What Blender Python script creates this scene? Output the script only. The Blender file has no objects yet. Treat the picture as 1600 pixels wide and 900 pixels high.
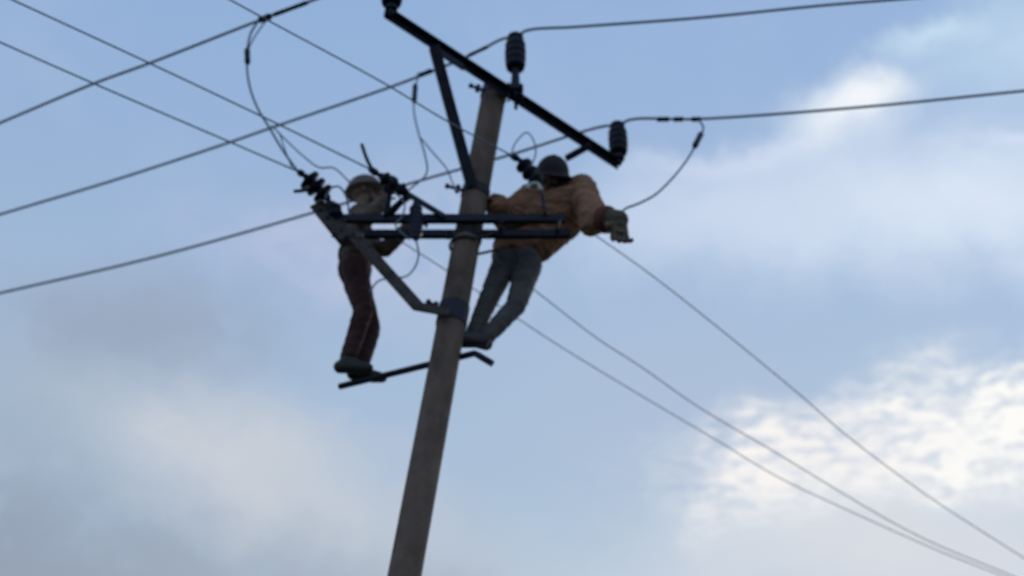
import bpy, bmesh, math, random
from mathutils import Vector, Matrix, noise as mnoise
random.seed(7)
S = bpy.context.scene
COL = S.collection
R = math.radians

# ------------------------------------------------------------------ camera
PITCH = R(40.0)
FPX = 3055.0                      # focal length in pixels of the 1600 x 900 photograph
CAM = Vector((0, 0, 1.6))
cd = bpy.data.cameras.new('camera')
cam = bpy.data.objects.new('camera', cd)
COL.objects.link(cam)
cam.location = CAM
cam.rotation_euler = (math.pi / 2 + PITCH, 0, 0)
cd.sensor_width = 36.0
cd.lens = 36.0 * FPX / 1600.0
cd.clip_end = 5000
cd.dof.use_dof = True             # the phone's focus sits a little in front of the pole
cd.dof.focus_distance = 7.0
cd.dof.aperture_fstop = 2.4
S.camera = cam

# ------------------------------------------------------------------ light
SUN_EL, SUN_AZ = R(24), R(33)     # ahead of the camera, to the right, outside the frame
SKY_STR = 0.10
EXPO = 0.0
S.view_settings.view_transform = 'Standard'
S.view_settings.look = 'None'
S.view_settings.gamma = 1
S.view_settings.use_curve_mapping = False
S.view_settings.exposure = EXPO

sun_dir = Vector((math.sin(SUN_AZ) * math.cos(SUN_EL), math.cos(SUN_AZ) * math.cos(SUN_EL), math.sin(SUN_EL)))
ld = bpy.data.lights.new('sun', 'SUN')
ld.energy = 0.6
ld.angle = R(12)
ld.color = (1.0, 0.93, 0.84)
sun = bpy.data.objects.new('sun', ld)
COL.objects.link(sun)
sun.location = (20, 30, 40)
sun.rotation_euler = (-sun_dir).to_track_quat('-Z', 'Y').to_euler()


def ray(px, py):
    U = Vector((0, -math.sin(PITCH), math.cos(PITCH)))
    F = Vector((0, math.cos(PITCH), math.sin(PITCH)))
    return F + Vector((1, 0, 0)) * ((px - 800) / FPX) - U * ((py - 450) / FPX)


def PY(px, py, y):
    """point of the vertical plane at distance y that is seen in this direction"""
    d = ray(px, py)
    return CAM + d * (y / d.y)


def PZ(px, py, z):
    """point of the level plane at height z that is seen in this direction"""
    d = ray(px, py)
    return CAM + d * ((z - CAM.z) / d.z)


def lin(r, g, b):
    f = lambda c: (c / 255 / 12.92) if c <= 10 else ((c / 255 + 0.055) / 1.055) ** 2.4
    return (f(r), f(g), f(b))


# ------------------------------------------------------------------ sky
W = bpy.data.worlds.new('World')
S.world = W
W.use_nodes = True
nt = W.node_tree
for n in list(nt.nodes):
    nt.nodes.remove(n)
N, L = nt.nodes, nt.links


def _set(sock, v):
    if hasattr(v, 'links') or isinstance(v, bpy.types.NodeSocket):
        L.new(v, sock)
    else:
        sock.default_value = v


def mth(op, a, b=None, clamp=False):
    n = N.new('ShaderNodeMath'); n.operation = op; n.use_clamp = clamp
    _set(n.inputs[0], a)
    if b is not None: _set(n.inputs[1], b)
    return n.outputs[0]


def vmth(op, a, b=None, scale=None):
    n = N.new('ShaderNodeVectorMath'); n.operation = op
    _set(n.inputs[0], a)
    if b is not None: _set(n.inputs[1], b)
    if scale is not None: _set(n.inputs['Scale'], scale)
    return n.outputs['Value'] if op in ('DOT_PRODUCT', 'LENGTH') else n.outputs['Vector']


def rng(v, a, b, c=0.0, d=1.0, smooth=True):
    n = N.new('ShaderNodeMapRange'); n.interpolation_type = 'SMOOTHSTEP' if smooth else 'LINEAR'
    _set(n.inputs['Value'], v)
    n.inputs['From Min'].default_value = a; n.inputs['From Max'].default_value = b
    n.inputs['To Min'].default_value = c; n.inputs['To Max'].default_value = d
    return n.outputs['Result']


def mixc(f, a, b):
    n = N.new('ShaderNodeMix'); n.data_type = 'RGBA'
    _set(n.inputs[0], f); _set(n.inputs[6], a); _set(n.inputs[7], b)
    return n.outputs[2]


def fbm(vec, scale, detail=4, rough=0.5, dist=0.0):
    n = N.new('ShaderNodeTexNoise'); n.noise_dimensions = '3D'
    _set(n.inputs['Vector'], vec)
    n.inputs['Scale'].default_value = scale; n.inputs['Detail'].default_value = detail
    n.inputs['Roughness'].default_value = rough; n.inputs['Distortion'].default_value = dist
    return n


K = 1.0 / (SKY_STR * 2 ** EXPO)
c4 = lambda r, g, b, k=1.0: tuple(x * K * k for x in lin(r, g, b)) + (1.0,)
sky = N.new('ShaderNodeTexSky'); sky.sky_type = 'NISHITA'; sky.sun_disc = False
sky.sun_elevation = SUN_EL; sky.sun_rotation = SUN_AZ
sky.air_density = 1.0; sky.dust_density = 1.2; sky.ozone_density = 1.5
tc = N.new('ShaderNodeTexCoord')
dirv = vmth('NORMALIZE', tc.outputs['Generated'])
wn = fbm(dirv, 5.0, 3, 0.55)
warp = vmth('SCALE', vmth('SUBTRACT', wn.outputs['Color'], (0.5, 0.5, 0.5)), scale=0.10)
wn2 = fbm(dirv, 22.0, 4, 0.6)
warp2 = vmth('SCALE', vmth('SUBTRACT', wn2.outputs['Color'], (0.5, 0.5, 0.5)), scale=0.035)
wn3 = fbm(dirv, 80.0, 4, 0.65)
warp3 = vmth('SCALE', vmth('SUBTRACT', wn3.outputs['Color'], (0.5, 0.5, 0.5)), scale=0.012)
dw = vmth('ADD', vmth('ADD', vmth('ADD', dirv, warp), warp2), warp3)

bw = N.new('ShaderNodeRGBToBW'); L.new(sky.outputs[0], bw.inputs[0])
comb = N.new('ShaderNodeCombineColor')
for i, k in enumerate((0.95, 1.15, 1.45)):
    L.new(mth('MULTIPLY', bw.outputs[0], k), comb.inputs[i])
base = mixc(0.45, sky.outputs[0], comb.outputs[0])
sep = N.new('ShaderNodeSeparateXYZ'); L.new(dirv, sep.inputs[0])
low = rng(sep.outputs['Z'], 0.76, 0.52)                       # the veil whitens towards the horizon
base = mixc(0.86, base, mixc(low, c4(151, 182, 224), c4(177, 198, 219)))                   # thin even veil over the blue

# broken thin cloud over the whole sky
n1 = fbm(dw, 7.0, 5, 0.55, 0.4)
veil = rng(n1.outputs['Fac'], 0.46, 0.74, 0.0, 0.45)
WARM = [base]


def blob(px, py, rx, ry, rot, col, amount, tex=None):
    """one bank of cloud lying in this direction of the sky"""
    c = ray(px, py).normalized()
    up = Vector((0, -math.sin(PITCH), math.cos(PITCH)))
    t1 = Vector((1, 0, 0)); t1 = (t1 - c * t1.dot(c)).normalized()
    t2 = c.cross(t1).normalized()
    if t2.dot(up) > 0: t2 = -t2
    a = R(rot)
    e1 = t1 * math.cos(a) + t2 * math.sin(a); e2 = -t1 * math.sin(a) + t2 * math.cos(a)
    u = mth('MULTIPLY', mth('SUBTRACT', vmth('DOT_PRODUCT', dw, tuple(e1)), e1.dot(c)), FPX / rx)
    v = mth('MULTIPLY', mth('SUBTRACT', vmth('DOT_PRODUCT', dw, tuple(e2)), e2.dot(c)), FPX / ry)
    r = mth('SQRT', mth('ADD', mth('MULTIPLY', u, u), mth('MULTIPLY', v, v)))
    m = rng(r, 1.0, 0.0, 0.0, amount)
    front = mth('GREATER_THAN', vmth('DOT_PRODUCT', dirv, tuple(c)), 0.5)
    m = mth('MULTIPLY', m, front)
    if tex is not None:
        m = mth('MULTIPLY', m, tex, clamp=True)
    WARM[0] = mixc(m, WARM[0], c4(*col))


WARM[0] = mixc(veil, WARM[0], c4(166, 189, 221))
# softly lit banks, their edges torn by finer noise
soft = rng(fbm(dw, 16.0, 6, 0.6, 0.5).outputs['Fac'], 0.30, 0.62, 0.45, 1.15)
torn = rng(fbm(dw, 30.0, 6, 0.62, 0.8).outputs['Fac'], 0.30, 0.66, 0.15, 1.3)
haze = rng(fbm(dw, 9.0, 4, 0.5, 0.2).outputs['Fac'], 0.28, 0.66, 0.72, 1.08)
blob(60, 960, 1000, 430, 10, (150, 163, 182), 0.92, soft)
blob(560, 980, 620, 220, 4, (166, 176, 192), 0.8, soft)
blob(60, 620, 560, 170, 0, (164, 181, 200), 0.6)
blob(430, 745, 520, 165, 24, (203, 208, 216), 0.85, haze)
blob(300, 690, 190, 60, 20, (212, 214, 219), 0.45, torn)
blob(430, 390, 340, 95, 12, (182, 192, 222), 0.55, torn)
blob(170, 510, 460, 140, 4, (153, 168, 190), 0.75, soft)
blob(600, 420, 260, 180, 20, (194, 200, 222), 0.55, torn)
blob(1060, 640, 420, 240, 10, (176, 192, 217), 0.6)
blob(1450, 340, 800, 180, -3, (217, 229, 246), 1.0, haze)
blob(1150, 320, 420, 130, -6, (204, 217, 238), 0.7, haze)
blob(1570, 80, 260, 170, -24, (198, 221, 240), 0.7, haze)
blob(1300, 185, 190, 95, -16, (238, 245, 252), 0.95, haze)
blob(1340, 165, 90, 48, -22, (248, 251, 253), 0.8, soft)
blob(1140, 246, 320, 34, -7, (216, 225, 245), 0.55, haze)
blob(1420, 66, 110, 44, -14, (212, 234, 248), 0.6, soft)
blob(1590, 246, 90, 26, 0, (224, 236, 250), 0.7, soft)
blob(1420, 890, 800, 200, 0, (217, 221, 228), 0.95, haze)
# mottled bright cloud low on the right: small ripples over a white sheet
st = N.new('ShaderNodeMapping'); st.vector_type = 'POINT'
L.new(vmth('ADD', dirv, vmth('SCALE', warp2, scale=0.5)), st.inputs['Vector'])
st.inputs['Rotation'].default_value = (0, R(-24), 0)
st.inputs['Scale'].default_value = (0.42, 1.0, 1.7)
n3 = fbm(st.outputs['Vector'], 105.0, 6, 0.70, 0.6)
n4 = fbm(dw, 20.0, 4, 0.6, 0.3)
tx = mth('MULTIPLY', rng(n3.outputs['Fac'], 0.36, 0.64, 0.10, 1.35), rng(n4.outputs['Fac'], 0.32, 0.60, 0.55, 1.25))
blob(1480, 715, 540, 170, -8, (232, 233, 237), 0.7, soft)
blob(1500, 690, 520, 150, -10, (253, 252, 249), 1.45, tx)
blob(1240, 715, 300, 120, 4, (248, 245, 243), 1.25, tx)
bg = N.new('ShaderNodeBackground')
L.new(WARM[0], bg.inputs['Color'])
bg.inputs['Strength'].default_value = SKY_STR
wo = N.new('ShaderNodeOutputWorld')
L.new(bg.outputs[0], wo.inputs['Surface'])

# ------------------------------------------------------------------ materials


def material(name, col, rough=0.6, metal=0.0, var=0.3, scale=8.0, bump=0.0, bscale=60.0, streak=None, spec=0.5):
    m = bpy.data.materials.new(name); m.use_nodes = True
    t = m.node_tree; b = t.nodes['Principled BSDF']
    b.inputs['Roughness'].default_value = rough
    b.inputs['Metallic'].default_value = metal
    b.inputs['Specular IOR Level'].default_value = spec
    co = t.nodes.new('ShaderNodeTexCoord')
    vec = co.outputs['Object']
    if streak:
        mp = t.nodes.new('ShaderNodeMapping'); mp.inputs['Scale'].default_value = streak
        t.links.new(vec, mp.inputs['Vector']); vec2 = mp.outputs['Vector']
    else:
        vec2 = vec
    nz = t.nodes.new('ShaderNodeTexNoise'); nz.inputs['Scale'].default_value = scale
    nz.inputs['Detail'].default_value = 6; nz.inputs['Roughness'].default_value = 0.62
    t.links.new(vec2, nz.inputs['Vector'])
    rp = t.nodes.new('ShaderNodeValToRGB')
    rp.color_ramp.elements[0].position = 0.3; rp.color_ramp.elements[1].position = 0.72
    rp.color_ramp.elements[0].color = tuple(c * (1 - var) for c in col) + (1,)
    rp.color_ramp.elements[1].color = tuple(min(1, c * (1 + var)) for c in col) + (1,)
    t.links.new(nz.outputs['Fac'], rp.inputs['Fac'])
    t.links.new(rp.outputs['Color'], b.inputs['Base Color'])
    if bump:
        nb = t.nodes.new('ShaderNodeTexNoise'); nb.inputs['Scale'].default_value = bscale
        nb.inputs['Detail'].default_value = 5
        t.links.new(vec, nb.inputs['Vector'])
        bp = t.nodes.new('ShaderNodeBump'); bp.inputs['Strength'].default_value = bump
        bp.inputs['Distance'].default_value = 0.01
        t.links.new(nb.outputs['Fac'], bp.inputs['Height'])
        t.links.new(bp.outputs['Normal'], b.inputs['Normal'])
    return m


M = {}
M['concrete'] = material('weathered_concrete', (0.145, 0.108, 0.092), 0.9, 0, 0.42, 4.0, 0.6, 60, (1.5, 1.5, 0.8), 0.2)
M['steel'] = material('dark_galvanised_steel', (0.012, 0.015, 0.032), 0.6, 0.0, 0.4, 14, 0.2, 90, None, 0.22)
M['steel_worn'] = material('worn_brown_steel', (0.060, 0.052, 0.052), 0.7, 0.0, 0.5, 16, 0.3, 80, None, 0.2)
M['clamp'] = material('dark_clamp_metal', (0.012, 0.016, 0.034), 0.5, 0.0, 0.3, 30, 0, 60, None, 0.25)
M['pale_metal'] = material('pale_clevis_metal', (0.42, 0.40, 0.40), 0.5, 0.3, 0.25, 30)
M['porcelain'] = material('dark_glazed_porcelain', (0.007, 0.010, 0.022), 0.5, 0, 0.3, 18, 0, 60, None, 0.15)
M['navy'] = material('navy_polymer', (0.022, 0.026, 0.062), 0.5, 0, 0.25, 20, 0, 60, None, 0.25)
M['wire'] = material('weathered_aluminium_wire', (0.20, 0.25, 0.33), 0.75, 0, 0.2, 3, 0, 60, None, 0.2)
M['skin'] = material('tanned_skin', (0.15, 0.085, 0.06), 0.55, 0, 0.15, 12, 0.1, 120)
M['eye'] = material('eye_surface', (0.08, 0.07, 0.065), 0.2, 0, 0.3, 60)
M['hair'] = material('black_hair', (0.015, 0.013, 0.013), 0.6, 0, 0.4, 40, 0.6, 150)
M['jacket_olive'] = material('olive_grey_cloth', (0.130, 0.100, 0.078), 0.9, 0, 0.35, 9, 0.5, 45, None, 0.2)
M['trousers_red'] = material('dark_red_brown_cloth', (0.062, 0.032, 0.032), 0.9, 0, 0.45, 8, 0.5, 45, None, 0.2)
M['helmet_brown'] = material('dull_brown_helmet', (0.140, 0.108, 0.098), 0.65, 0, 0.2, 8, 0, 60, None, 0.2)
M['jacket_rust'] = material('rust_brown_cloth', (0.265, 0.140, 0.092), 0.95, 0, 0.18, 7, 0.4, 60, None, 0.2)
M['shade_scarf'] = material('shade_scarf_cloth', (0.035, 0.030, 0.034), 0.95, 0, 0.4, 12, 0.8, 40, None, 0.15)  # dark tone stands for the shadow below the right worker's helmet
M['trousers_grey'] = material('grey_work_cloth', (0.085, 0.082, 0.086), 0.9, 0, 0.3, 9, 0.5, 45, None, 0.2)
M['helmet_navy'] = material('dark_navy_helmet', (0.030, 0.025, 0.028), 0.7, 0, 0.2, 8, 0, 60, None, 0.2)
M['glove_olive'] = material('olive_rubber_glove', (0.080, 0.060, 0.040), 0.75, 0, 0.25, 12, 0.2, 60)
M['cuff_red'] = material('dark_red_cuff', (0.100, 0.030, 0.028), 0.85, 0, 0.3, 12)
M['boot'] = material('black_boot_leather', (0.020, 0.020, 0.024), 0.6, 0, 0.3, 20, 0.2, 60)
M['webbing'] = material('dark_webbing', (0.040, 0.036, 0.034), 0.85, 0, 0.3, 30)
M['ground'] = material('dry_grassy_soil', (0.085, 0.088, 0.050), 0.95, 0, 0.5, 0.6, 0.6, 6, None, 0.1)

# ------------------------------------------------------------------ mesh helpers


def tag(o, label=None, cat=None, group=None, kind=None):
    if label: o['label'] = label
    if cat: o['category'] = cat
    if group: o['group'] = group
    if kind: o['kind'] = kind
    return o


def empty(name, loc):
    o = bpy.data.objects.new(name, None); COL.objects.link(o)
    o.location = loc; o.empty_display_size = 0.2
    return o


def link(name, me, mat, parent=None, smooth=True):
    me.materials.clear(); me.materials.append(mat)
    if smooth:
        for p in me.polygons: p.use_smooth = True
    o = bpy.data.objects.new(name, me); COL.objects.link(o)
    if parent is not None:
        o.parent = parent
        w = Vector((0, 0, 0)); q = parent
        while q is not None:
            w += q.location; q = q.parent
        o.location = -w              # meshes are written in world coordinates
    return o


def frame(d, hint=None):
    d = d.normalized()
    h = hint or (Vector((0, 0, 1)) if abs(d.z) < 0.95 else Vector((0, 1, 0)))
    a = d.cross(h).normalized(); b = d.cross(a).normalized()
    return a, b


def tube(bm, pts, rad, seg=8, cap=True):
    n = len(pts); rings = []
    a = None
    for i, p in enumerate(pts):
        d = (pts[min(i + 1, n - 1)] - pts[max(i - 1, 0)]).normalized()
        if a is None:
            a, _ = frame(d)
        a = (a - d * a.dot(d)).normalized(); b = d.cross(a)
        r = rad[i] if isinstance(rad, (list, tuple)) else rad
        rings.append([bm.verts.new(p + (a * math.cos(t) + b * math.sin(t)) * r)
                      for t in (2 * math.pi * k / seg for k in range(seg))])
    for q, w in zip(rings, rings[1:]):
        for k in range(seg):
            bm.faces.new((q[k], q[(k + 1) % seg], w[(k + 1) % seg], w[k]))
    if cap:
        bm.faces.new(rings[0][::-1]); bm.faces.new(rings[-1])


def bar(bm, a, b, w, h, hint=None, bev=0.004):
    """rectangular bar from a to b: w across, h along the hint"""
    d = (b - a).normalized(); s, u = frame(d, hint)
    vs = []
    for p in (a, b):
        for x, y in ((-1, -1), (1, -1), (1, 1), (-1, 1)):
            vs.append(bm.verts.new(p + s * (x * w / 2) + u * (y * h / 2)))
    fs = [(0, 3, 2, 1), (4, 5, 6, 7), (0, 1, 5, 4), (1, 2, 6, 5), (2, 3, 7, 6), (3, 0, 4, 7)]
    faces = [bm.faces.new([vs[i] for i in f]) for f in fs]
    if bev:
        ed = {e for f in faces for e in f.edges}
        bmesh.ops.bevel(bm, geom=list(ed), offset=bev, segments=1, affect='EDGES')


def angle_iron(bm, a, b, leg, th, down=True, side=1):
    """L section: one flange flat, one flange hanging"""
    d = (b - a).normalized(); s = d.cross(Vector((0, 0, 1))).normalized() * side
    u = s.cross(d).normalized()
    if u.z < 0: u = -u
    prof = [(0, 0), (leg, 0), (leg, -th), (th, -th), (th, -leg), (0, -leg)]
    A = [bm.verts.new(a + s * x + u * y) for x, y in prof]
    B = [bm.verts.new(b + s * x + u * y) for x, y in prof]
    for i in range(6):
        j = (i + 1) % 6
        bm.faces.new((A[i], A[j], B[j], B[i]))
    bm.faces.new(A[::-1]); bm.faces.new(B)
    bmesh.ops.recalc_face_normals(bm, faces=bm.faces[:])


def lathe(bm, base, axis, prof, seg=20):
    """prof: list of (height, radius) along the axis from base"""
    axis = axis.normalized(); a, b = frame(axis)
    rings = []
    for h, r in prof:
        rings.append([bm.verts.new(base + axis * h + (a * math.cos(t) + b * math.sin(t)) * max(r, 1e-4))
                      for t in (2 * math.pi * k / seg for k in range(seg))])
    for q, w in zip(rings, rings[1:]):
        for k in range(seg):
            bm.faces.new((q[k], q[(k + 1) % seg], w[(k + 1) % seg], w[k]))
    bm.faces.new(rings[0][::-1]); bm.faces.new(rings[-1])


def done(name, bm, mat, parent=None, smooth=False):
    bmesh.ops.recalc_face_normals(bm, faces=bm.faces[:])
    me = bpy.data.meshes.new(name); bm.to_mesh(me); bm.free()
    return link(name, me, mat, parent, smooth)


def spline(pts, per=10):
    out = []
    n = len(pts)
    for i in range(n - 1):
        p0 = pts[i - 1] if i > 0 else pts[0] * 2 - pts[1]
        p1, p2 = pts[i], pts[i + 1]
        p3 = pts[i + 2] if i + 2 < n else pts[-1] * 2 - pts[-2]
        l = [max((q - p).length, 1e-6) ** 0.5 for p, q in ((p0, p1), (p1, p2), (p2, p3))]
        t0 = 0; t1 = l[0]; t2 = t1 + l[1]; t3 = t2 + l[2]
        for k in range(per):
            t = t1 + (t2 - t1) * k / per
            A1 = p0 * ((t1 - t) / (t1 - t0)) + p1 * ((t - t0) / (t1 - t0))
            A2 = p1 * ((t2 - t) / (t2 - t1)) + p2 * ((t - t1) / (t2 - t1))
            A3 = p2 * ((t3 - t) / (t3 - t2)) + p3 * ((t - t2) / (t3 - t2))
            B1 = A1 * ((t2 - t) / (t2 - t0)) + A2 * ((t - t0) / (t2 - t0))
            B2 = A2 * ((t3 - t) / (t3 - t1)) + A3 * ((t - t1) / (t3 - t1))
            out.append(B1 * ((t2 - t) / (t2 - t1)) + B2 * ((t - t1) / (t2 - t1)))
    out.append(pts[-1].copy())
    return out


# ------------------------------------------------------------------ ground
bm = bmesh.new()
bmesh.ops.create_grid(bm, x_segments=60, y_segments=60, size=1500)
for v in bm.verts:
    r = math.hypot(v.co.x, v.co.y - 10)
    v.co.z = mnoise.noise(v.co * 0.01) * 1.2 * min(1, max(0, (r - 60) / 200))
g = done('ground', bm, M['ground'], None, True)
tag(g, 'dry grassy ground under the power lines', kind='structure')

# ------------------------------------------------------------------ the pole
YP = 10.0
p_low, p_top = PY(632, 900, YP), PY(774, 136, YP)
ax = (p_top - p_low).normalized()


def axis_at(z):
    return p_low + ax * ((z - p_low.z) / ax.z)


foot = axis_at(-0.3)
R_LOW, R_TOP = 0.101, 0.089


def pole_r(z):
    t = (z - p_low.z) / (p_top.z - p_low.z)
    return R_LOW + (R_TOP - R_LOW) * t


pole = empty('utility_pole', axis_at(0.0))
tag(pole, 'leaning grey concrete utility pole with two dark steel crossarm levels', 'utility pole')
bm = bmesh.new()
nseg = 90
pts, rad = [], []
for i in range(nseg + 1):
    z = -0.3 + (p_top.z + 0.3) * i / nseg
    pts.append(axis_at(z)); rad.append(pole_r(z) * (1 + 0.006 * mnoise.noise(Vector((0, 0, z * 2.3)))))
pts.append(axis_at(p_top.z + 0.012)); rad.append(rad[-1] * 0.86)
tube(bm, pts, rad, 32)
shaft = done('shaft', bm, M['concrete'], pole, True)


def band(pxy, name='band_clamp', w=0.07, bolt=None, bolt_dir=Vector((-1, -0.25, 0))):
    """steel band round the shaft with a bolt lug"""
    z = pxy if not isinstance(pxy, tuple) else PY(pxy[0], pxy[1], YP).z
    bm = bmesh.new()
    r = pole_r(z) + 0.008
    c = axis_at(z)
    lathe(bm, c - ax * w / 2, ax, [(0, r - 0.006), (0, r), (w, r), (w, r - 0.006)], 32)
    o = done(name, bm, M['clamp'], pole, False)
    bd = bolt_dir.normalized()
    bm = bmesh.new()
    tube(bm, [c + bd * (r - 0.02), c + bd * (r + (bolt or 0.09))], 0.012, 8)
    e = c + bd * (r + 0.03)
    bar(bm, e - ax * 0.03, e + ax * 0.03, 0.035, 0.03, bd)
    lathe(bm, c + bd * (r + (bolt or 0.09) - 0.025), bd, [(0, 0.02), (0.02, 0.02)], 6)
    done('bolt', bm, M['clamp'], o, False)
    return o


# ---------------------------------------------------------------- upper crossarm
Z1 = PY(783, 138, YP - 0.1).z
a0, a1 = PZ(600, 18, Z1), PZ(964, 256, Z1)
bm = bmesh.new()
angle_iron(bm, a0, a1, 0.062, 0.009, True, 1)
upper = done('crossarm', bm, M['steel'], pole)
tag(upper, 'upper crossarm running diagonally over the top of the pole')
adir = (a1 - a0).normalized()
aside = adir.cross(Vector((0, 0, 1))).normalized()


def along(t, up=0.0, side=0.04):
    return a0 + (a1 - a0) * t + aside * side + Vector((0, 0, up))


def param(px, py):
    p = PZ(px, py, Z1)
    return (p - a0).dot(adir) / (a1 - a0).length


PIN = [(0, .050), (.008, .064), (.040, .070), (.046, .062), (.056, .062), (.064, .071), (.100, .073), (.106, .064),
       (.118, .064), (.126, .073), (.162, .073), (.168, .064), (.180, .064), (.188, .071), (.222, .070), (.234, .056),
       (.256, .050), (.268, .058), (.292, .056), (.305, .040)]


def pin_insulator(t, gap, parent, height):
    s = height / 0.305
    b = along(t, 0.0, 0.045)
    bm = bmesh.new()
    tube(bm, [b - Vector((0, 0, 0.06)), b + Vector((0, 0, gap + 0.02))], 0.014, 10)
    lathe(bm, b - Vector((0, 0, 0.04)), Vector((0, 0, 1)), [(0, .026), (.025, .026)], 6)
    lathe(bm, b + Vector((0, 0, 0.001)), Vector((0, 0, 1)), [(0, .044), (.02, .044), (.03, .036), (gap, .026)], 12)
    done('insulator_pin', bm, M['steel'], parent)
    bm = bmesh.new()
    lathe(bm, b + Vector((0, 0, gap)), Vector((0, 0, 1)), [(h * s, r * (0.5 + 0.5 * s)) for h, r in PIN], 24)
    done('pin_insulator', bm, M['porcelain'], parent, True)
    return b + Vector((0, 0, gap + 0.285 * s))


def fit(t, y_bottom, y_top):
    """gap under the insulator and its height, from how high it stands over the arm"""
    b = along(t, 0.0, 0.045)
    zb, zt = PY(800, y_bottom, b.y).z, PY(800, y_top, b.y).z
    return max(0.012, zb - b.z), zt - zb


tL, tC, tR = 0.012, param(799, 148), param(956, 257)
gC, hC = fit(tC, 107, 56)
gR, hR = fit(tR, 240, 194)
print('insulators', gC, hC, gR, hR)
topL = pin_insulator(tL, max(0.03, gR), upper, hC)
topC = pin_insulator(tC, gC, upper, hC)
topR = pin_insulator(tR, gR, upper, hR)


def pix(p):
    d = p - CAM
    U = Vector((0, -math.sin(PITCH), math.cos(PITCH))); Fv = Vector((0, math.cos(PITCH), math.sin(PITCH)))
    return (800 + FPX * d.x / d.dot(Fv), 450 - FPX * d.dot(U) / d.dot(Fv))


print([pix(p) for p in (topL, topC, topR)])

# brace of the upper crossarm
bt = along(param(668, 72), -0.05, 0.03); bb = PY(738, 292, YP - 0.10)
bm = bmesh.new()
bar(bm, bt, bb, 0.075, 0.012, Vector((0, 1, 0)), 0.003)
bar(bm, bt + Vector((-0.032, 0.03, 0)), bb + Vector((-0.032, 0.03, 0)), 0.010, 0.055, Vector((0, 1, 0)), 0.002)
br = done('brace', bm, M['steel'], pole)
tag(br, 'steep brace under the upper crossarm')
bm = bmesh.new()
gp = along(param(690, 92), -0.08, 0.03)
bar(bm, gp - adir * 0.10, gp + adir * 0.12, 0.012, 0.07, None, 0.002)
done('gusset_plate', bm, M['steel'], upper)
band((768, 148), bolt=0.10, bolt_dir=Vector((-1, -0.4, 0.15)))
band((733, 303), bolt=0.12, bolt_dir=Vector((-1, -0.3, 0.1)))
bm = bmesh.new()
q = along(tC, 0, 0.045)
bar(bm, q + Vector((-0.055, 0, 0.045)), q + Vector((0.055, 0, 0.045)), 0.06, 0.016, Vector((0, 0, 1)), 0.003)
bar(bm, q + Vector((-0.05, 0, -0.09)), q + Vector((-0.05, 0, 0.037)), 0.05, 0.014, Vector((1, 0, 0)), 0.003)
bar(bm, q + Vector((0.05, 0, -0.09)), q + Vector((0.05, 0, 0.037)), 0.05, 0.014, Vector((1, 0, 0)), 0.003)
done('insulator_bracket', bm, M['clamp'], upper)
# U-bolt and stub fittings on the arm
bm = bmesh.new()
q = along(param(812, 150), 0, -0.01)
tube(bm, [q + Vector((0.0, 0, -0.10)), q + Vector((0.0, 0, 0.13)), q + Vector((-0.05, 0.0, 0.16)), q + Vector((-0.09, 0, 0.10))], 0.013, 8)
done('u_bolt', bm, M['clamp'], upper)
bm = bmesh.new()
q = along(param(915, 226), -0.04, 0.04)
e = PY(884, 248, q.y + 0.05)
bar(bm, q, e, 0.05, 0.03, None, 0.003)
done('bracket_stub', bm, M['clamp'], upper)

# ---------------------------------------------------------------- lower crossarm, two bars clamping the shaft
YF, YB = YP - 0.118, YP + 0.118
f0, f1 = PY(524, 342, YF), PY(884, 342, YF)
b0, b1 = PY(524, 366, YB), PY(892, 366, YB)
bm = bmesh.new(); bar(bm, f0, f1, 0.04, 0.062, Vector((0, 0, 1)), 0.003)
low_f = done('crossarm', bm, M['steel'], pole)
tag(low_f, 'near bar of the level lower crossarm')
bm = bmesh.new(); bar(bm, b0, b1, 0.04, 0.060, Vector((0, 0, 1)), 0.003)
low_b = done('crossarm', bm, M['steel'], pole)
tag(low_b, 'far bar of the level lower crossarm')
ZL = f0.z
for px in (536, 640, 782, 872):
    bm = bmesh.new()
    pa, pb = PY(px, 342, YF - 0.05), PY(px, 366, YB + 0.05)
    pb.x = pa.x
    tube(bm, [pa, pb], 0.011, 8)
    lathe(bm, pa + Vector((0, 0.004, 0)), Vector((0, 1, 0)), [(0, .021), (.02, .021)], 6)
    done('spacer_bolt', bm, M['clamp'], low_f)
# end plate at the left, slanting up to the strain insulator
bm = bmesh.new()
e0, e1 = PY(494, 318, YF - 0.03), PY(543, 370, YF - 0.03)
bar(bm, e0, e1, 0.105, 0.02, Vector((0, 1, 0)), 0.004)
bar(bm, e0 + Vector((0.03, 0.09, 0.02)), e1 + Vector((0.0, 0.09, 0.02)), 0.11, 0.016, Vector((0, 1, 0)), 0.004)
bar(bm, PY(520, 362, YF - 0.015), PY(566, 372, YF - 0.015), 0.06, 0.06, Vector((0, 1, 0)), 0.004)
done('strain_plate', bm, M['steel_worn'], low_f)
# knee brace down to the shaft
k0, k1, k2 = PY(548, 362, YF - 0.03), PY(654, 480, YF - 0.03), PY(702, 488, YF - 0.02)
bm = bmesh.new()
bar(bm, k0, k1, 0.085, 0.014, Vector((0, 1, 0)), 0.003)
bar(bm, k0 + Vector((0.03, 0.035, 0.02)), k1 + Vector((0.03, 0.035, 0.02)), 0.012, 0.06, Vector((0, 1, 0)), 0.003)
bar(bm, k1 + Vector((-0.03, 0.001, 0.012)), k2, 0.07, 0.016, Vector((0, 1, 0)), 0.003)
kb = done('brace', bm, M['steel_worn'], pole)
tag(kb, 'slanting brace from the left end of the lower crossarm down to the pole')
band((712, 494), w=0.16, bolt=0.10, bolt_dir=Vector((-1, -0.5, 0.35)))
band(ZL - 0.07, w=0.04, bolt=0.05)
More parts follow.
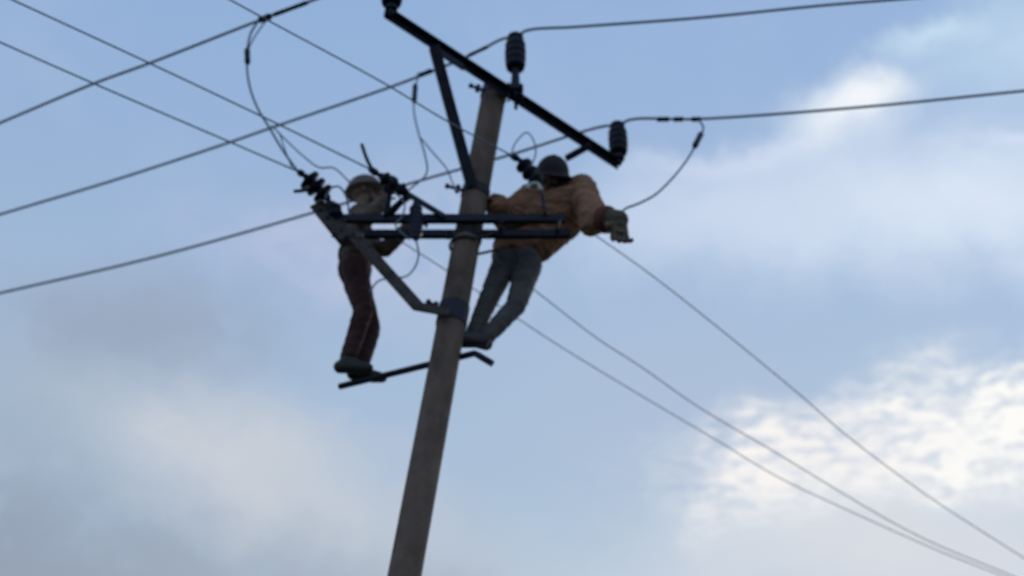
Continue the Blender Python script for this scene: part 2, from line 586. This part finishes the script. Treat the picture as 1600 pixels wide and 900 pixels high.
# step bar through the shaft with a down-turned tip
bm = bmesh.new()
s1, s2 = PY(742, 552, YP - 0.04), PY(769, 568, YP - 0.06)
under = PY(553, 590, YP + 0.36) + Vector((0.05, 0, -0.030))    # under the left worker's soles
s0 = under + (under - s1).normalized() * 0.17
tube(bm, [s0, s1, s1 + (s2 - s1) * 0.15, s2], 0.022, 10)
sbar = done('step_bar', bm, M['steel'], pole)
bm = bmesh.new()
q0 = PY(705, 541, YP + 0.06); q1 = PY(760, 541, YP + 0.06)
tube(bm, [q0, q1, q1 + Vector((0.01, 0, 0.05))], 0.012, 8)
done('step_bolt', bm, M['steel'], pole)
# short pin and horn on the bar by the left worker
bm = bmesh.new()
tube(bm, [PY(603, 344, YF), PY(606, 318, YF), PY(610, 290, YF)], [0.026, 0.022, 0.02], 10)
tube(bm, [PY(607, 335, YF - 0.02), PY(624, 318, YF - 0.02), PY(640, 306, YF - 0.02)], [0.03, 0.024, 0.03], 10)
lathe(bm, PY(610, 300, YF), Vector((0, 0, 1)), [(0, .03), (.02, .052), (.06, .055), (.08, .045), (.11, .05), (.13, .03)], 16)
done('post_insulator', bm, M['porcelain'], low_f, True)
bm = bmesh.new()
q0 = PY(527, 344, YF - 0.03)
lathe(bm, q0, Vector((-0.25, 0, 1)), [(0, .022), (.03, .022), (.035, .045), (.06, .05), (.07, .034), (.09, .034), (.10, .05), (.125, .046), (.14, .02), (.17, .016)], 16)
done('post_insulator', bm, M['porcelain'], low_f, True)
for bx, by in ((500, 326), (512, 338), (533, 358), (552, 364)):
    bm = bmesh.new()
    lathe(bm, PY(bx, by, YF - 0.055), Vector((0, 1, 0)), [(0, .012), (.012, .014), (.014, .024), (.03, .024)], 6)
    done('bolt', bm, M['clamp'], low_f)
# surge arrester on the bars
bm = bmesh.new()
q0, q1 = PY(650, 374, YF - 0.05), PY(650, 316, YF - 0.05)
h = (q1 - q0).length
prof = [(0, .02), (.02, .03)]
for i in range(6):
    z = .04 + i * (h - .08) / 6
    prof += [(z, .030), (z + .012, .046), (z + .022, .046), (z + .032, .030)]
prof += [(h - .02, .026), (h, .018)]
lathe(bm, q0, (q1 - q0), prof, 18)
done('surge_arrester', bm, M['navy'], low_f, True)

# ------------------------------------------------------------------ wires


def wire(name, pts, rad, label, cat='power line', group=None, ext0=0.0, ext1=0.0, per=10, mat='wire'):
    p = spline(pts, per)
    if ext0: p = [p[0] + (p[0] - p[1]).normalized() * ext0] + p
    if ext1: p = p + [p[-1] + (p[-1] - p[-2]).normalized() * ext1]
    bm = bmesh.new(); tube(bm, p, rad, 8)
    o = done(name, bm, M[mat], None, True)
    tag(o, label, cat, group)
    return o


def sleeve(parent, a, b, r, name='splice_sleeve'):
    d = b - a; n = d.length
    bm = bmesh.new()
    lathe(bm, a, d, [(0, r * .6), (n * .12, r), (n * .45, r * .92), (n * .55, r * .92), (n * .88, r), (n, r * .6)], 12)
    return done(name, bm, M['clamp'], parent, True)


RW = 0.0108
z1, z2, z3 = topL.z, topC.z, topR.z
P1 = lambda x, y: PZ(x, y, z1)
P2 = lambda x, y: PZ(x, y, z2)
P3 = lambda x, y: PZ(x, y, z3)
gm = 'main overhead wires on the upper crossarm'
w1 = wire('power_line', [P1(0, 192), P1(148, 130), P1(233, 99), P1(410, 30), P1(490, 0), topL + aside * 0.0, topL + Vector((3.2, -0.9, 0)), topL + Vector((12, -3.6, 0.1))],
          RW, 'topmost overhead wire leaving the upper left end of the diagonal crossarm', group=gm, ext0=30, ext1=20)
sleeve(w1, P1(404, 32), P1(424, 25), 0.026)
sleeve(w1, P1(424, 24.5), P1(484, 2.5), 0.017, 'wire_tie')
w2 = wire('power_line', [P2(0, 335), P2(180, 281), P2(360, 222), P2(420, 201), P2(640, 125), P2(740, 84), P2(788, 60), topC, P2(822, 48), P2(900, 42), P2(1090, 28), P2(1280, 9), P2(1390, 0)],
          RW, 'middle overhead wire tied to the insulator over the pole top', group=gm, ext0=30, ext1=20)
sleeve(w2, P2(652, 119), P2(676, 110), 0.020)
sleeve(w2, P2(730, 88), P2(764, 72), 0.015, 'wire_tie')
w3 = wire('power_line', [P3(0, 458), P3(240, 402), P3(480, 335), P3(640, 287), P3(800, 241), P3(945, 197), topR, P3(985, 187), P3(1090, 186), P3(1350, 167), P3(1600, 142)],
          RW, 'lowest overhead wire tied to the insulator at the right end of the diagonal crossarm', group=gm, ext0=30, ext1=20)
for x0, x1 in ((1026, 1046), (1052, 1068), (1080, 1096)):
    sleeve(w3, P3(x0, 186.5), P3(x1, 186.2), 0.021)

# branch line from the upper left to the lower crossarm
ZB = ZL + 0.06
B = lambda x, y, dz=0.0: PZ(x, y, ZB + dz)
gb = 'thin branch wires from the upper left'
RB = 0.0058
d1 = wire('branch_wire', [B(0, 66), B(150, 132), B(355, 220), B(466, 268)], RB,
          'thin branch wire ending at the left tip of the lower crossarm', group=gb, ext0=25)
d2 = wire('branch_wire', [B(20, 0), B(230, 97), B(420, 187), B(578, 264)], RB,
          'thin branch wire ending above the helmet of the left worker', group=gb, ext0=25)
d3 = wire('branch_wire', [B(360, 0), B(430, 38), B(600, 130), B(700, 190), B(800, 243)], RB * 0.92,
          'thin branch wire passing behind the pole above the right worker', group=gb, ext0=25)


def strain_insulator(pts, label, r=0.055, link_to=None, tail=None):
    """dead-end clamp, ribbed body and link plate along the wire"""
    c0, c1, c2 = pts
    root = empty('strain_insulator', c2)
    tag(root, label, 'strain insulator', 'strain insulators of the branch wires')
    bm = bmesh.new()
    d = (c1 - c0)
    n = d.length
    lathe(bm, c0 - d * 0.15, d, [(0, .012), (n * .3, .024), (n * .8, .026), (n * 1.1, .014)], 12)
    if tail:
        tube(bm, spline(tail, 6), [0.016] + [0.013] * (6 * (len(tail) - 1) - 1) + [0.011], 8)
    done('dead_end_clamp', bm, M['clamp'], root, True)
    d = c2 - c1; n = d.length
    prof = [(0, .018), (n * .08, .026)]
    for i in range(3):
        z = n * (.12 + .27 * i)
        prof += [(z, .03), (z + n * .05, r), (z + n * .12, r * 1.02), (z + n * .18, .034)]
    prof += [(n * .95, .026), (n, .016)]
    bm = bmesh.new(); lathe(bm, c1, d, prof, 20)
    done('insulator_body', bm, M['porcelain'], root, True)
    if link_to is not None:
        bm = bmesh.new(); bar(bm, c2 - d.normalized() * 0.02, link_to, 0.018, 0.04, None, 0.002)
        done('link_plate', bm, M['clamp'], root)
    return root


strain_insulator((PY(466, 268, YF - 0.14), PY(476, 274, YF - 0.12), PY(514, 312, YF - 0.05)),
                 'dark strain insulator at the left tip of the lower crossarm', 0.078,
                 PY(522, 336, YF - 0.045), [PY(492, 290, YF - 0.1), PY(478, 297, YF - 0.12), PY(459, 299, YF - 0.14)])
strain_insulator((PY(578, 264, YF - 0.16), PY(592, 273, YF - 0.14), PY(638, 304, YF - 0.08)),
                 'dark strain insulator right of the brown helmet of the left worker', 0.050, PY(694, 338, YF - 0.035),
                 [PY(582, 266, YF - 0.16), PY(573, 248, YF - 0.18), PY(565, 225, YF - 0.2)])
sb = strain_insulator((PY(799, 243, YF - 0.05), PY(812, 250, YF - 0.04), PY(846, 292, YF - 0.02)),
                      'dark strain insulator beside the dark helmet of the right worker', 0.060, PY(852, 334, YF - 0.035))
bm = bmesh.new()
tube(bm, spline([PY(822, 296, YF - 0.1), PY(830, 288, YF - 0.1), PY(840, 288, YF - 0.1), PY(846, 298, YF - 0.1)], 6), 0.016, 8)
done('shackle', bm, M['pale_metal'], sb, True)

# lines running down to the right
ZE = b0.z - 0.03
E = lambda x, y: PZ(x, y, ZE)
ge = 'thin wires running down to the lower right'
wire('service_wire', [PY(898, 346, YB), PY(935, 371, YB+0.02), E(1010, 424), E(1110, 502), E(1250, 617), E(1325, 682), E(1450, 775), E(1600, 872)], 0.0042,
     'uppermost thin wire running down to the lower right over the bright cloud', group=ge, ext1=25)
wire('service_wire', [PY(768, 400, YB), E(840, 457), E(935, 530), E(1000, 572), E(1090, 635), E(1200, 700), E(1430, 835), E(1575, 897)], 0.0042,
     'middle one of the three thin wires running down to the lower right', group=ge, ext1=25)
wire('service_wire', [PY(618, 372, YB), E(695, 421), E(790, 485), E(875, 541), E(1000, 617), E(1115, 685), E(1215, 745), E(1320, 795), E(1475, 864), E(1575, 903)], 0.0039,
     'lowest thin wire running from behind the pole down to the lower right', group=ge, ext1=25)


# jumpers
def jumper(pp, label, rad=0.0062, clamp=None, per=8):
    o = wire('jumper_wire', pp, rad, label, 'jumper wire', None, per=per)
    if clamp:
        for a, b, r in clamp: sleeve(o, a, b, r, 'wire_clamp')
    return o


def ramp(pix, y0, y1):
    n = len(pix) - 1
    return [PY(x, y, y0 + (y1 - y0) * i / n) for i, (x, y) in enumerate(pix)]


ya = P1(412, 30).y
yb = YF - 0.14
pj = ramp([(404, 32), (392, 52), (386, 84), (389, 130), (402, 168), (420, 198), (442, 235), (464, 266)], ya, yb)
jumper(pj, 'long jumper loop hanging from the topmost wire to the left crossarm tip', 0.0085, [(PY(386, 76, ya + (yb - ya) * .25), PY(387, 100, ya + (yb - ya) * .3), 0.022)])
pj = ramp([(418, 30), (404, 48), (392, 68), (387, 80)], ya, ya + (yb - ya) * .26)
jumper(pj, 'short second strand at the top of the long jumper loop', 0.006)
pj = ramp([(424, 196), (446, 218), (474, 244), (500, 262), (520, 262), (546, 284)], yb, YF - .12)
jumper(pj, 'thin jumper wire between the long loop and the helmet of the left worker', 0.0055)
pj = ramp([(436, 206), (446, 236), (457, 264)], yb, yb)
jumper(pj, 'short jumper tail above the left crossarm tip', 0.005)
pj = ramp([(508, 310), (516, 294), (530, 292), (541, 308), (546, 338)], YF - .10, YF - .02)
jumper(pj, 'small jumper loop behind the strain insulator at the left tip', 0.007)
pj = ramp([(616, 300), (632, 318), (628, 338), (618, 352), (640, 374)], YF - .12, YF - .06)
jumper(pj, 'small curled jumper beside the navy surge arrester', 0.006)
ya = P2(655, 117).y; yb = YF - 0.1
pj = ramp([(655, 117), (648, 140), (647, 175), (654, 208), (664, 242), (666, 272), (640, 296)], ya, yb)
jumper(pj, 'jumper wire hanging from the middle wire left of the upper brace', 0.0066, [(PY(649, 132, ya + (yb - ya) * .14), PY(647, 160, ya + (yb - ya) * .24), 0.021)])
pj = ramp([(658, 216), (676, 238), (698, 264), (708, 288), (716, 300)], ya + (yb - ya) * .5, yb)
jumper(pj, 'thin jumper wire slanting to the pole below the upper brace', 0.0055)
ya = P3(1092, 186).y; yg = YF - 0.22
pj = ramp([(1092, 187), (1099, 200), (1092, 216), (1076, 246), (1052, 277), (1024, 304), (998, 318), (976, 327), (968, 342), (966, 366)], ya, yg)
jumper(pj, 'jumper wire curving from the right wire into the glove of the right worker', 0.0085, [(PY(1096, 208, ya + (yg - ya) * .2), PY(1085, 230, ya + (yg - ya) * .3), 0.024)])
pj = ramp([(799, 242), (805, 224), (823, 207), (834, 220), (837, 240), (826, 268)], YF - .05, YF - .05)
jumper(pj, 'small pointed jumper loop just right of the pole', 0.0055)
pj = ramp([(650, 374), (654, 398), (648, 418), (634, 432), (610, 434), (590, 440), (578, 456)], YF - .05, YF + .05)
jumper(pj, 'jumper wire hanging under the navy surge arrester', 0.0062)

# ------------------------------------------------------------------ people


def capsules(items, voxel, smooth=4, wrinkle=0.0, wscale=14.0, cut=None):
    """items: (a, b, ra, rb) tapered limbs or ('e', centre, axes) ellipsoids, merged into ONE surface"""
    bm = bmesh.new()
    for it in items:
        if it[0] == 'e':
            _, c, X, Yv, Zv = it
            mt = Matrix((X, Yv, Zv)).transposed().to_4x4(); mt.translation = c
            bmesh.ops.create_icosphere(bm, subdivisions=3, radius=1.0, matrix=mt)
        else:
            a, b, ra, rb = it
            d = b - a
            if d.length < 1e-5: continue
            u = d.normalized()
            prof = []
            for k in range(6):
                t = math.pi / 2 * k / 5
                prof.append((-ra * math.cos(t), ra * math.sin(t)))
            for k in range(6):
                t = math.pi / 2 * k / 5
                prof.append((d.length + rb * math.sin(t), rb * math.cos(t)))
            lathe(bm, a, d, prof, 16)
    bmesh.ops.recalc_face_normals(bm, faces=bm.faces[:])
    me = bpy.data.meshes.new('tmp'); bm.to_mesh(me); bm.free()
    o = bpy.data.objects.new('tmp', me); COL.objects.link(o)
    m = o.modifiers.new('r', 'REMESH'); m.mode = 'VOXEL'; m.voxel_size = voxel
    if smooth:
        s = o.modifiers.new('s', 'SMOOTH'); s.iterations = smooth; s.factor = 0.5
    dg = bpy.context.evaluated_depsgraph_get()
    out = bpy.data.meshes.new_from_object(o.evaluated_get(dg))
    bpy.data.objects.remove(o); bpy.data.meshes.remove(me)
    if wrinkle:
        nn = [v.normal.copy() for v in out.vertices]
        for v, n in zip(out.vertices, nn):
            p = v.co * wscale
            f = 0.35 * mnoise.noise(p * 0.6) + 0.9 * (0.6 - 2 * abs(mnoise.noise(Vector((p.x * .45 + p.z * .3, p.y * .45, p.z * 1.5 - p.x * .5))))) + 0.35 * (0.6 - 2 * abs(mnoise.noise(Vector((p.x * 1.1, p.y, p.z * 2.8 + p.x)))))
            v.co += n * (f * wrinkle)
    return out


def hand_items(w, d, n, thumb, s=1.0, curl=0.5, pad=0.0, gap=0.0205):
    """palm, four unequal bent fingers and a thumb; w wrist, d towards the fingers, n out of the palm, thumb side"""
    d = d.normalized(); n = (n - d * n.dot(d)).normalized(); t = (thumb - d * thumb.dot(d)); t = (t - n * t.dot(n)).normalized()
    it = []
    for k in (-1.2, -0.4, 0.4, 1.2):
        it.append((w + d * 0.015 * s + t * (k * 0.016 * s), w + d * 0.085 * s + t * (k * 0.020 * s), (0.015 + pad) * s, (0.0125 + pad) * s))
    for k, ln in ((1.2, 0.070), (0.4, 0.080), (-0.4, 0.074), (-1.2, 0.058)):
        p = w + d * 0.088 * s + t * (k * gap * s)
        ang = curl * (0.7 + 0.12 * (0.6 - k))
        dd = (d + t * (k * (gap - 0.0205) * 40)).normalized(); rr = 0.0098
        for j, fr in enumerate((0.44, 0.31, 0.25)):
            th = ang * (0.8 + 0.5 * j)
            dn = (dd * math.cos(th) + n * math.sin(th)).normalized()
            n2 = (n - dn * n.dot(dn))
            q = p + dn * (ln * fr * s)
            it.append((p, q, (rr + pad * .6) * s, (rr - 0.0008 + pad * .6) * s))
            rr -= 0.0009; p = q; dd = dn
    p = w + d * 0.03 * s + t * 0.024 * s
    q = p + (d * 0.6 + t * 0.7 + n * 0.35).normalized() * 0.042 * s
    r = q + (d * 0.85 + t * 0.1 + n * (0.3 + curl * .5)).normalized() * 0.034 * s
    it.append((p, q, (0.0125 + pad * .6) * s, (0.011 + pad * .6) * s)); it.append((q, r, (0.011 + pad * .6) * s, (0.0095 + pad * .6) * s))
    return it


def head_items(c, f, u):
    """c centre of the head, f where the face looks, u crown"""
    f = f.normalized(); u = (u - f * u.dot(f)).normalized(); s = f.cross(u)
    it = [('e', c + u * 0.025 - f * 0.012, s * 0.074, f * 0.096, u * 0.088),
          ('e', c - u * 0.045 + f * 0.022, s * 0.058, f * 0.066, u * 0.074),
          (c - u * 0.088 + f * 0.055, c - u * 0.092 + f * 0.062, 0.026, 0.024),
          (c + u * 0.012 + f * 0.084, c - u * 0.026 + f * 0.104, 0.010, 0.015),           # nose
          (c + u * 0.026 + f * 0.078 - s * .04, c + u * 0.026 + f * 0.078 + s * .04, 0.013, 0.013),  # brow
          (c - u * 0.057 + f * 0.082 - s * .018, c - u * 0.057 + f * 0.082 + s * .018, 0.009, 0.009)]  # lips
    for k in (-1, 1):
        it.append(('e', c - u * 0.008 - f * 0.005 + s * (k * 0.078), s * 0.010, f * 0.020, u * 0.033))
    return it


def helmet(parent, c, f, u, mat, k_=1.0):
    f = f.normalized(); u = (u - f * u.dot(f)).normalized(); s = f.cross(u)
    bm = bmesh.new()
    seg, rows = 28, 10
    rings = []
    prof = [(1.26, -0.006), (1.24, 0.0), (1.06, 0.012)] + [(math.cos(math.pi / 2 * k / rows), 0.02 + 0.122 * math.sin(math.pi / 2 * k / rows)) for k in range(rows + 1)]
    for r, h in prof:
        ring = []
        for k in range(seg):
            t = 2 * math.pi * k / seg
            fx, sx = math.cos(t), math.sin(t)
            rr = r
            if r > 1.1: rr = 1.06 + (r - 1.06) * (0.35 + 0.9 * max(0, fx))   # peak at the front
            rib = 1 + (0.03 if abs(sx) < 0.2 and r < 1 else 0)
            ring.append(bm.verts.new(c + f * (0.128 * k_ * rr * fx - 0.008) + s * (0.105 * k_ * rr * sx) + u * (0.02 + h * k_ * rib)))
        rings.append(ring)
    for a, b in zip(rings, rings[1:]):
        for k in range(seg):
            bm.faces.new((a[k], a[(k + 1) % seg], b[(k + 1) % seg], b[k]))
    bmesh.ops.remove_doubles(bm, verts=bm.verts[:], dist=1e-4)
    bm.faces.new([v for v in rings[0]][::-1])
    o = done('helmet', bm, M[mat], parent, True)
    return o


def eyes(parent, c, f, u):
    f = f.normalized(); u = (u - f * u.dot(f)).normalized(); s = f.cross(u)
    for k in (-1, 1):
        bm = bmesh.new()
        mt = Matrix.Translation(c + u * 0.008 + f * 0.078 + s * (k * 0.031))
        bmesh.ops.create_icosphere(bm, subdivisions=2, radius=0.012, matrix=mt)
        done('eye', bm, M['eye'], parent, True)


def boot(parent, ankle, toe, up):
    toe = toe.normalized()
    it = [(ankle + up * 0.10, ankle, 0.050, 0.052), (ankle - up * 0.03 - toe * 0.035, ankle - up * 0.045 + toe * 0.13, 0.046, 0.040),
          (ankle - up * 0.055 + toe * 0.10, ankle - up * 0.055 + toe * 0.165, 0.037, 0.033),
          (ankle, ankle - up * 0.03 + toe * 0.08, 0.05, 0.042)]
    me = capsules(it, 0.009, 3)
    return link('boot', me, M['boot'], parent)


def person(label, J, f_head, u_head, mats, gloves, toes, facing, group=None, fat=1.0):
    """J: dict of joint positions in the world"""
    root = empty('person', (J['ankL'] + J['ankR']) / 2 - Vector((0, 0, 0.08)))
    tag(root, label, 'person', group)
    jm, tm, hm = mats
    side = (J['shL'] - J['shR']).normalized()
    spine_u = (J['neck'] - J['pelvis']).normalized()
    sd = side * 1.0
    fw = facing.normalized()
    # the body: one continuous surface, slim enough to stay under the clothes
    it = head_items(J['head'], f_head, u_head)
    it += [(J['neck'], J['head'] - u_head.normalized() * 0.03, 0.055, 0.052),
           ('e', J['chest'], sd * 0.150, fw * 0.098, spine_u * 0.18),
           ('e', J['pelvis'], sd * 0.140, fw * 0.095, spine_u * 0.12),
           (J['chest'], J['pelvis'], 0.105, 0.105)]
    for k in 'LR':
        it += [(J['sh' + k], J['el' + k], 0.050, 0.038), (J['el' + k], J['wr' + k], 0.038, 0.027),
               (J['neck'], J['sh' + k], 0.05, 0.052),
               (J['hip' + k], J['kn' + k], 0.072, 0.048), (J['kn' + k], J['ank' + k], 0.050, 0.036)]
        hd, hn, ht, curl = gloves[k][:4]
        it += hand_items(J['wr' + k], hd, hn, ht, 1.0, curl)
    body = link('body', capsules(it, 0.0085, 2), M['skin'], root)
    eyes(root, J['head'], f_head, u_head)
    # jacket
    F = fat
    it = [('e', J['chest'] + spine_u * 0.02, sd * 0.178 * F, fw * 0.128 * F, spine_u * 0.20),
          (J['neck'] - spine_u * 0.02, J['chest'], 0.072, 0.12 * F),
          ('e', J['pelvis'] + spine_u * 0.06, sd * 0.165 * F, fw * 0.122 * F, spine_u * 0.15),
          (J['chest'] + sd * .05, J['pelvis'] + spine_u * .08 + sd * .05, 0.125 * F, 0.118 * F),
          (J['chest'] - sd * .05, J['pelvis'] + spine_u * .08 - sd * .05, 0.125 * F, 0.118 * F)]
    for k in 'LR':
        it += [(J['chest'] + spine_u * .12, J['sh' + k], 0.10 * F, 0.078 * F), (J['sh' + k], J['el' + k], 0.074 * F, 0.067 * F),
               (J['el' + k], J['wr' + k] + (J['el' + k] - J['wr' + k]) * (0.45 if fat > 1.1 and k == 'L' else 0.12), 0.067 * F, 0.056 * F)]
    if fat > 1.1:       # hunched back and loose cloth
        it += [('e', J['neck'] * .5 + J['chest'] * .5 - fw * 0.10 + sd * 0.05, sd * 0.25, fw * 0.15, spine_u * 0.20),
               (J['elL'] + (J['elL'] - J['shL']).normalized() * 0.01, J['elL'] - spine_u * 0.05, 0.088, 0.075)]
    jk = link('jacket', capsules(it, 0.0105, 3, 0.009 * F * (1.5 if fat > 1.1 else 1)), M[jm], root)
    # trousers
    it = [('e', J['pelvis'], sd * 0.160, fw * 0.118, spine_u * 0.12)]
    for k in 'LR':
        it += [(J['pelvis'], J['hip' + k], 0.10, 0.095), (J['hip' + k], J['kn' + k], 0.096, 0.068),
               (J['kn' + k], J['ank' + k] + (J['kn' + k] - J['ank' + k]) * .08, 0.068, 0.055)]
    link('trousers', capsules(it, 0.0105, 3, 0.006), M[tm], root)
    helmet(root, J['head'], f_head, u_head, hm, 1.14 if fat > 1.1 else 1.0)
    # chin strap
    fh = f_head.normalized(); uh = (u_head - fh * u_head.dot(fh)).normalized(); sh = fh.cross(uh)
    c = J['head']
    bm = bmesh.new()
    tube(bm, spline([c + sh * .088 + uh * .03, c + sh * .078 - uh * .05 + fh * .03, c - uh * .122 + fh * .055,
                     c - sh * .078 - uh * .05 + fh * .03, c - sh * .088 + uh * .03], 6), 0.006, 6)
    done('chin_strap', bm, M['webbing'], root, True)
    for k in 'LR':
        up = (J['kn' + k] - J['ank' + k]).normalized()
        boot(root, J['ank' + k], toes[k], up)
        spec = gloves[k]
        if len(spec) > 4:
            hd, hn, ht, curl, gm_, s = spec
            itg = hand_items(J['wr' + k], hd, hn, ht, s, curl, 0.001, 0.0235)
            itg += [(J['wr' + k] * .62 + J['el' + k] * .38, J['wr' + k], 0.078, 0.070), (J['wr' + k], J['wr' + k] + hd.normalized() * 0.05, 0.070, 0.05)]
            link('glove', capsules(itg, 0.0052, 1), M[gm_], root)
    # collar
    nk = J['neck'] - spine_u * 0.015
    bm = bmesh.new()
    for h, r in ((0.0, 0.074), (0.018, 0.078), (0.034, 0.074)):
        tube(bm, [nk + spine_u * h + sd * (r * math.cos(t)) + fw * (r * 0.95 * math.sin(t)) for t in (2 * math.pi * k / 20 for k in range(21))], 0.014, 6)
    done('collar', bm, M[jm], root, True)
    if fat > 1.1:  # added dark cloth, standing in for shadow round the neck and jaw
        it = [('e', J['neck'] + spine_u * 0.035, sd * 0.138, fw * 0.128, spine_u * 0.070),
              ('e', J['neck'] + fw * 0.075 - spine_u * 0.02, sd * 0.125, fw * 0.085, spine_u * 0.085)]
        link('shade_scarf', capsules(it, 0.009, 2, 0.012, 22), M['shade_scarf'], root)
    # work belt
    bm = bmesh.new()
    ring = []
    pc = J['pelvis'] + spine_u * 0.13
    for k in range(33):
        t = 2 * math.pi * k / 32
        ring.append(pc + sd * (0.176 * fat * math.cos(t)) + fw * (0.136 * fat * math.sin(t)))
    for off in (-0.018, 0.0, 0.018):
        tube(bm, [p + spine_u * off for p in ring], 0.012, 6)
    done('work_belt', bm, M['webbing'], root, True)
    return root


# --- left worker, in profile, facing the pole, behind the lower crossarm
YA = YP + 0.36
base = PY(553, 590, YA); top = PY(567, 303, YA)
ua = (top - base).normalized()
fa = Vector((1, 0, 0)); na = Vector((0, -1, 0))       # forward, his right (towards the camera)
HA = (top - base).length
print('left worker eye height', HA)
q = lambda h, fx, sx: base + ua * (h * HA / 1.63) + fa * fx + na * sx
JA = dict(head=q(1.63, 0.02, 0), neck=q(1.44, -0.01, 0), chest=q(1.18, -0.02, 0), pelvis=q(0.93, -0.03, 0),
          shR=q(1.285, 0.0, 0.15), shL=q(1.30, 0.0, -0.16),
          hipR=q(0.88, -0.02, 0.09), hipL=q(0.88, -0.02, -0.09), knR=q(0.485, 0.05, 0.10), knL=q(0.50, 0.09, -0.12),
          ankR=q(0.088, -0.05, 0.045), ankL=q(0.088, 0.03, -0.045))
JA['wrR'] = PY(600, 312, YA - 0.26); JA['elR'] = JA['shR'] * .5 + JA['wrR'] * .5 + Vector((-0.01, -0.07, -0.15))
JA['wrL'] = PY(640, 352, YA - 0.05); JA['elL'] = JA['shL'] * .5 + JA['wrL'] * .5 + Vector((0.0, 0.02, -0.12))
person('worker in a brown helmet and dark red trousers standing left of the pole', JA, Vector((1, -0.02, 0.06)), Vector((-0.1, 0, 1)),
       ('jacket_olive', 'trousers_red', 'helmet_brown'),
       {'R': (Vector((0.7, -0.2, 0.7)), Vector((0.7, 0.3, -0.5)), Vector((-0.3, 0.8, 0.3)), 0.7),
        'L': (Vector((1, -0.3, 0.1)), Vector((0, 0, -1)), Vector((0, -1, 0)), 0.9)},
       {'R': Vector((1, -0.1, 0)), 'L': Vector((1, 0.1, 0))}, fa, 'workers on the pole', 0.86)

# --- right worker, leaning out from the pole, facing the camera with bowed head
YR = YP + 0.36
JB = dict(head=PY(863, 281, YR - 0.10), neck=PY(868, 308, YR - 0.0), chest=PY(874, 332, YR), pelvis=PY(812, 392, YR + 0.06),
          shL=PY(908, 297, YR - 0.0), shR=PY(830, 311, YR - 0.02),
          hipL=PY(826, 414, YR), hipR=PY(792, 406, YR + .04), knL=PY(806, 478, YR - 0.20), knR=PY(764, 466, YR - 0.12),
          ankL=PY(756, 531, YP + 0.10), ankR=PY(738, 527, YP + 0.14))
JB['elL'] = PY(928, 342, YF - 0.10); JB['wrL'] = PY(966, 344, YF - 0.20)
JB['wrR'] = PY(774, 318, YP + 0.04); JB['elR'] = PY(790, 340, YR - 0.12)
rb = person('worker in a bulky rust brown jacket and dark helmet leaning out right of the pole', JB,
            Vector((0.25, -0.78, -0.62)), Vector((0.05, -0.55, 0.8)),
            ('jacket_rust', 'trousers_grey', 'helmet_navy'),
            {'L': (Vector((0.02, -0.1, -1)), Vector((0.3, -0.9, 0.1)), Vector((-1, -0.2, 0)), 0.4, 'glove_olive', 1.75),
             'R': (Vector((-1, -0.3, 0.1)), Vector((0, 0, -1)), Vector((0, -1, 0)), 0.8)},
            {'L': Vector((-1, -0.5, 0)), 'R': Vector((-1, -0.3, 0))}, Vector((0.1, -1, 0)), 'workers on the pole', 1.4)
# red cuff over the glove wrist
bm = bmesh.new()
cw = JB['wrL']; dcu = (JB['elL'] - JB['wrL']).normalized()
n_ = (JB['elL'] - JB['wrL']).length
lathe(bm, cw + dcu * n_ * 0.30, dcu, [(0, .080), (.02, .094), (.06, .096), (.09, .086)], 20)
done('sleeve_cuff', bm, M['cuff_red'], rb, True)
# safety strap from the belt round the shaft
sp = axis_at(PY(760, 385, YP).z)
rr = pole_r(sp.z) + 0.014
pp = [JB['pelvis'] + Vector((-0.05, -0.13, 0.13))]
for k in range(9):
    t = math.pi * (-0.30 - 1.4 * k / 8)
    pp.append(sp + Vector((math.cos(t) * rr, math.sin(t) * rr, 0)))
pp.append(JB['pelvis'] + Vector((-0.05, 0.12, 0.15)))
bm = bmesh.new(); tube(bm, spline(pp, 5), 0.010, 8)
done('safety_strap', bm, M['webbing'], rb, True)
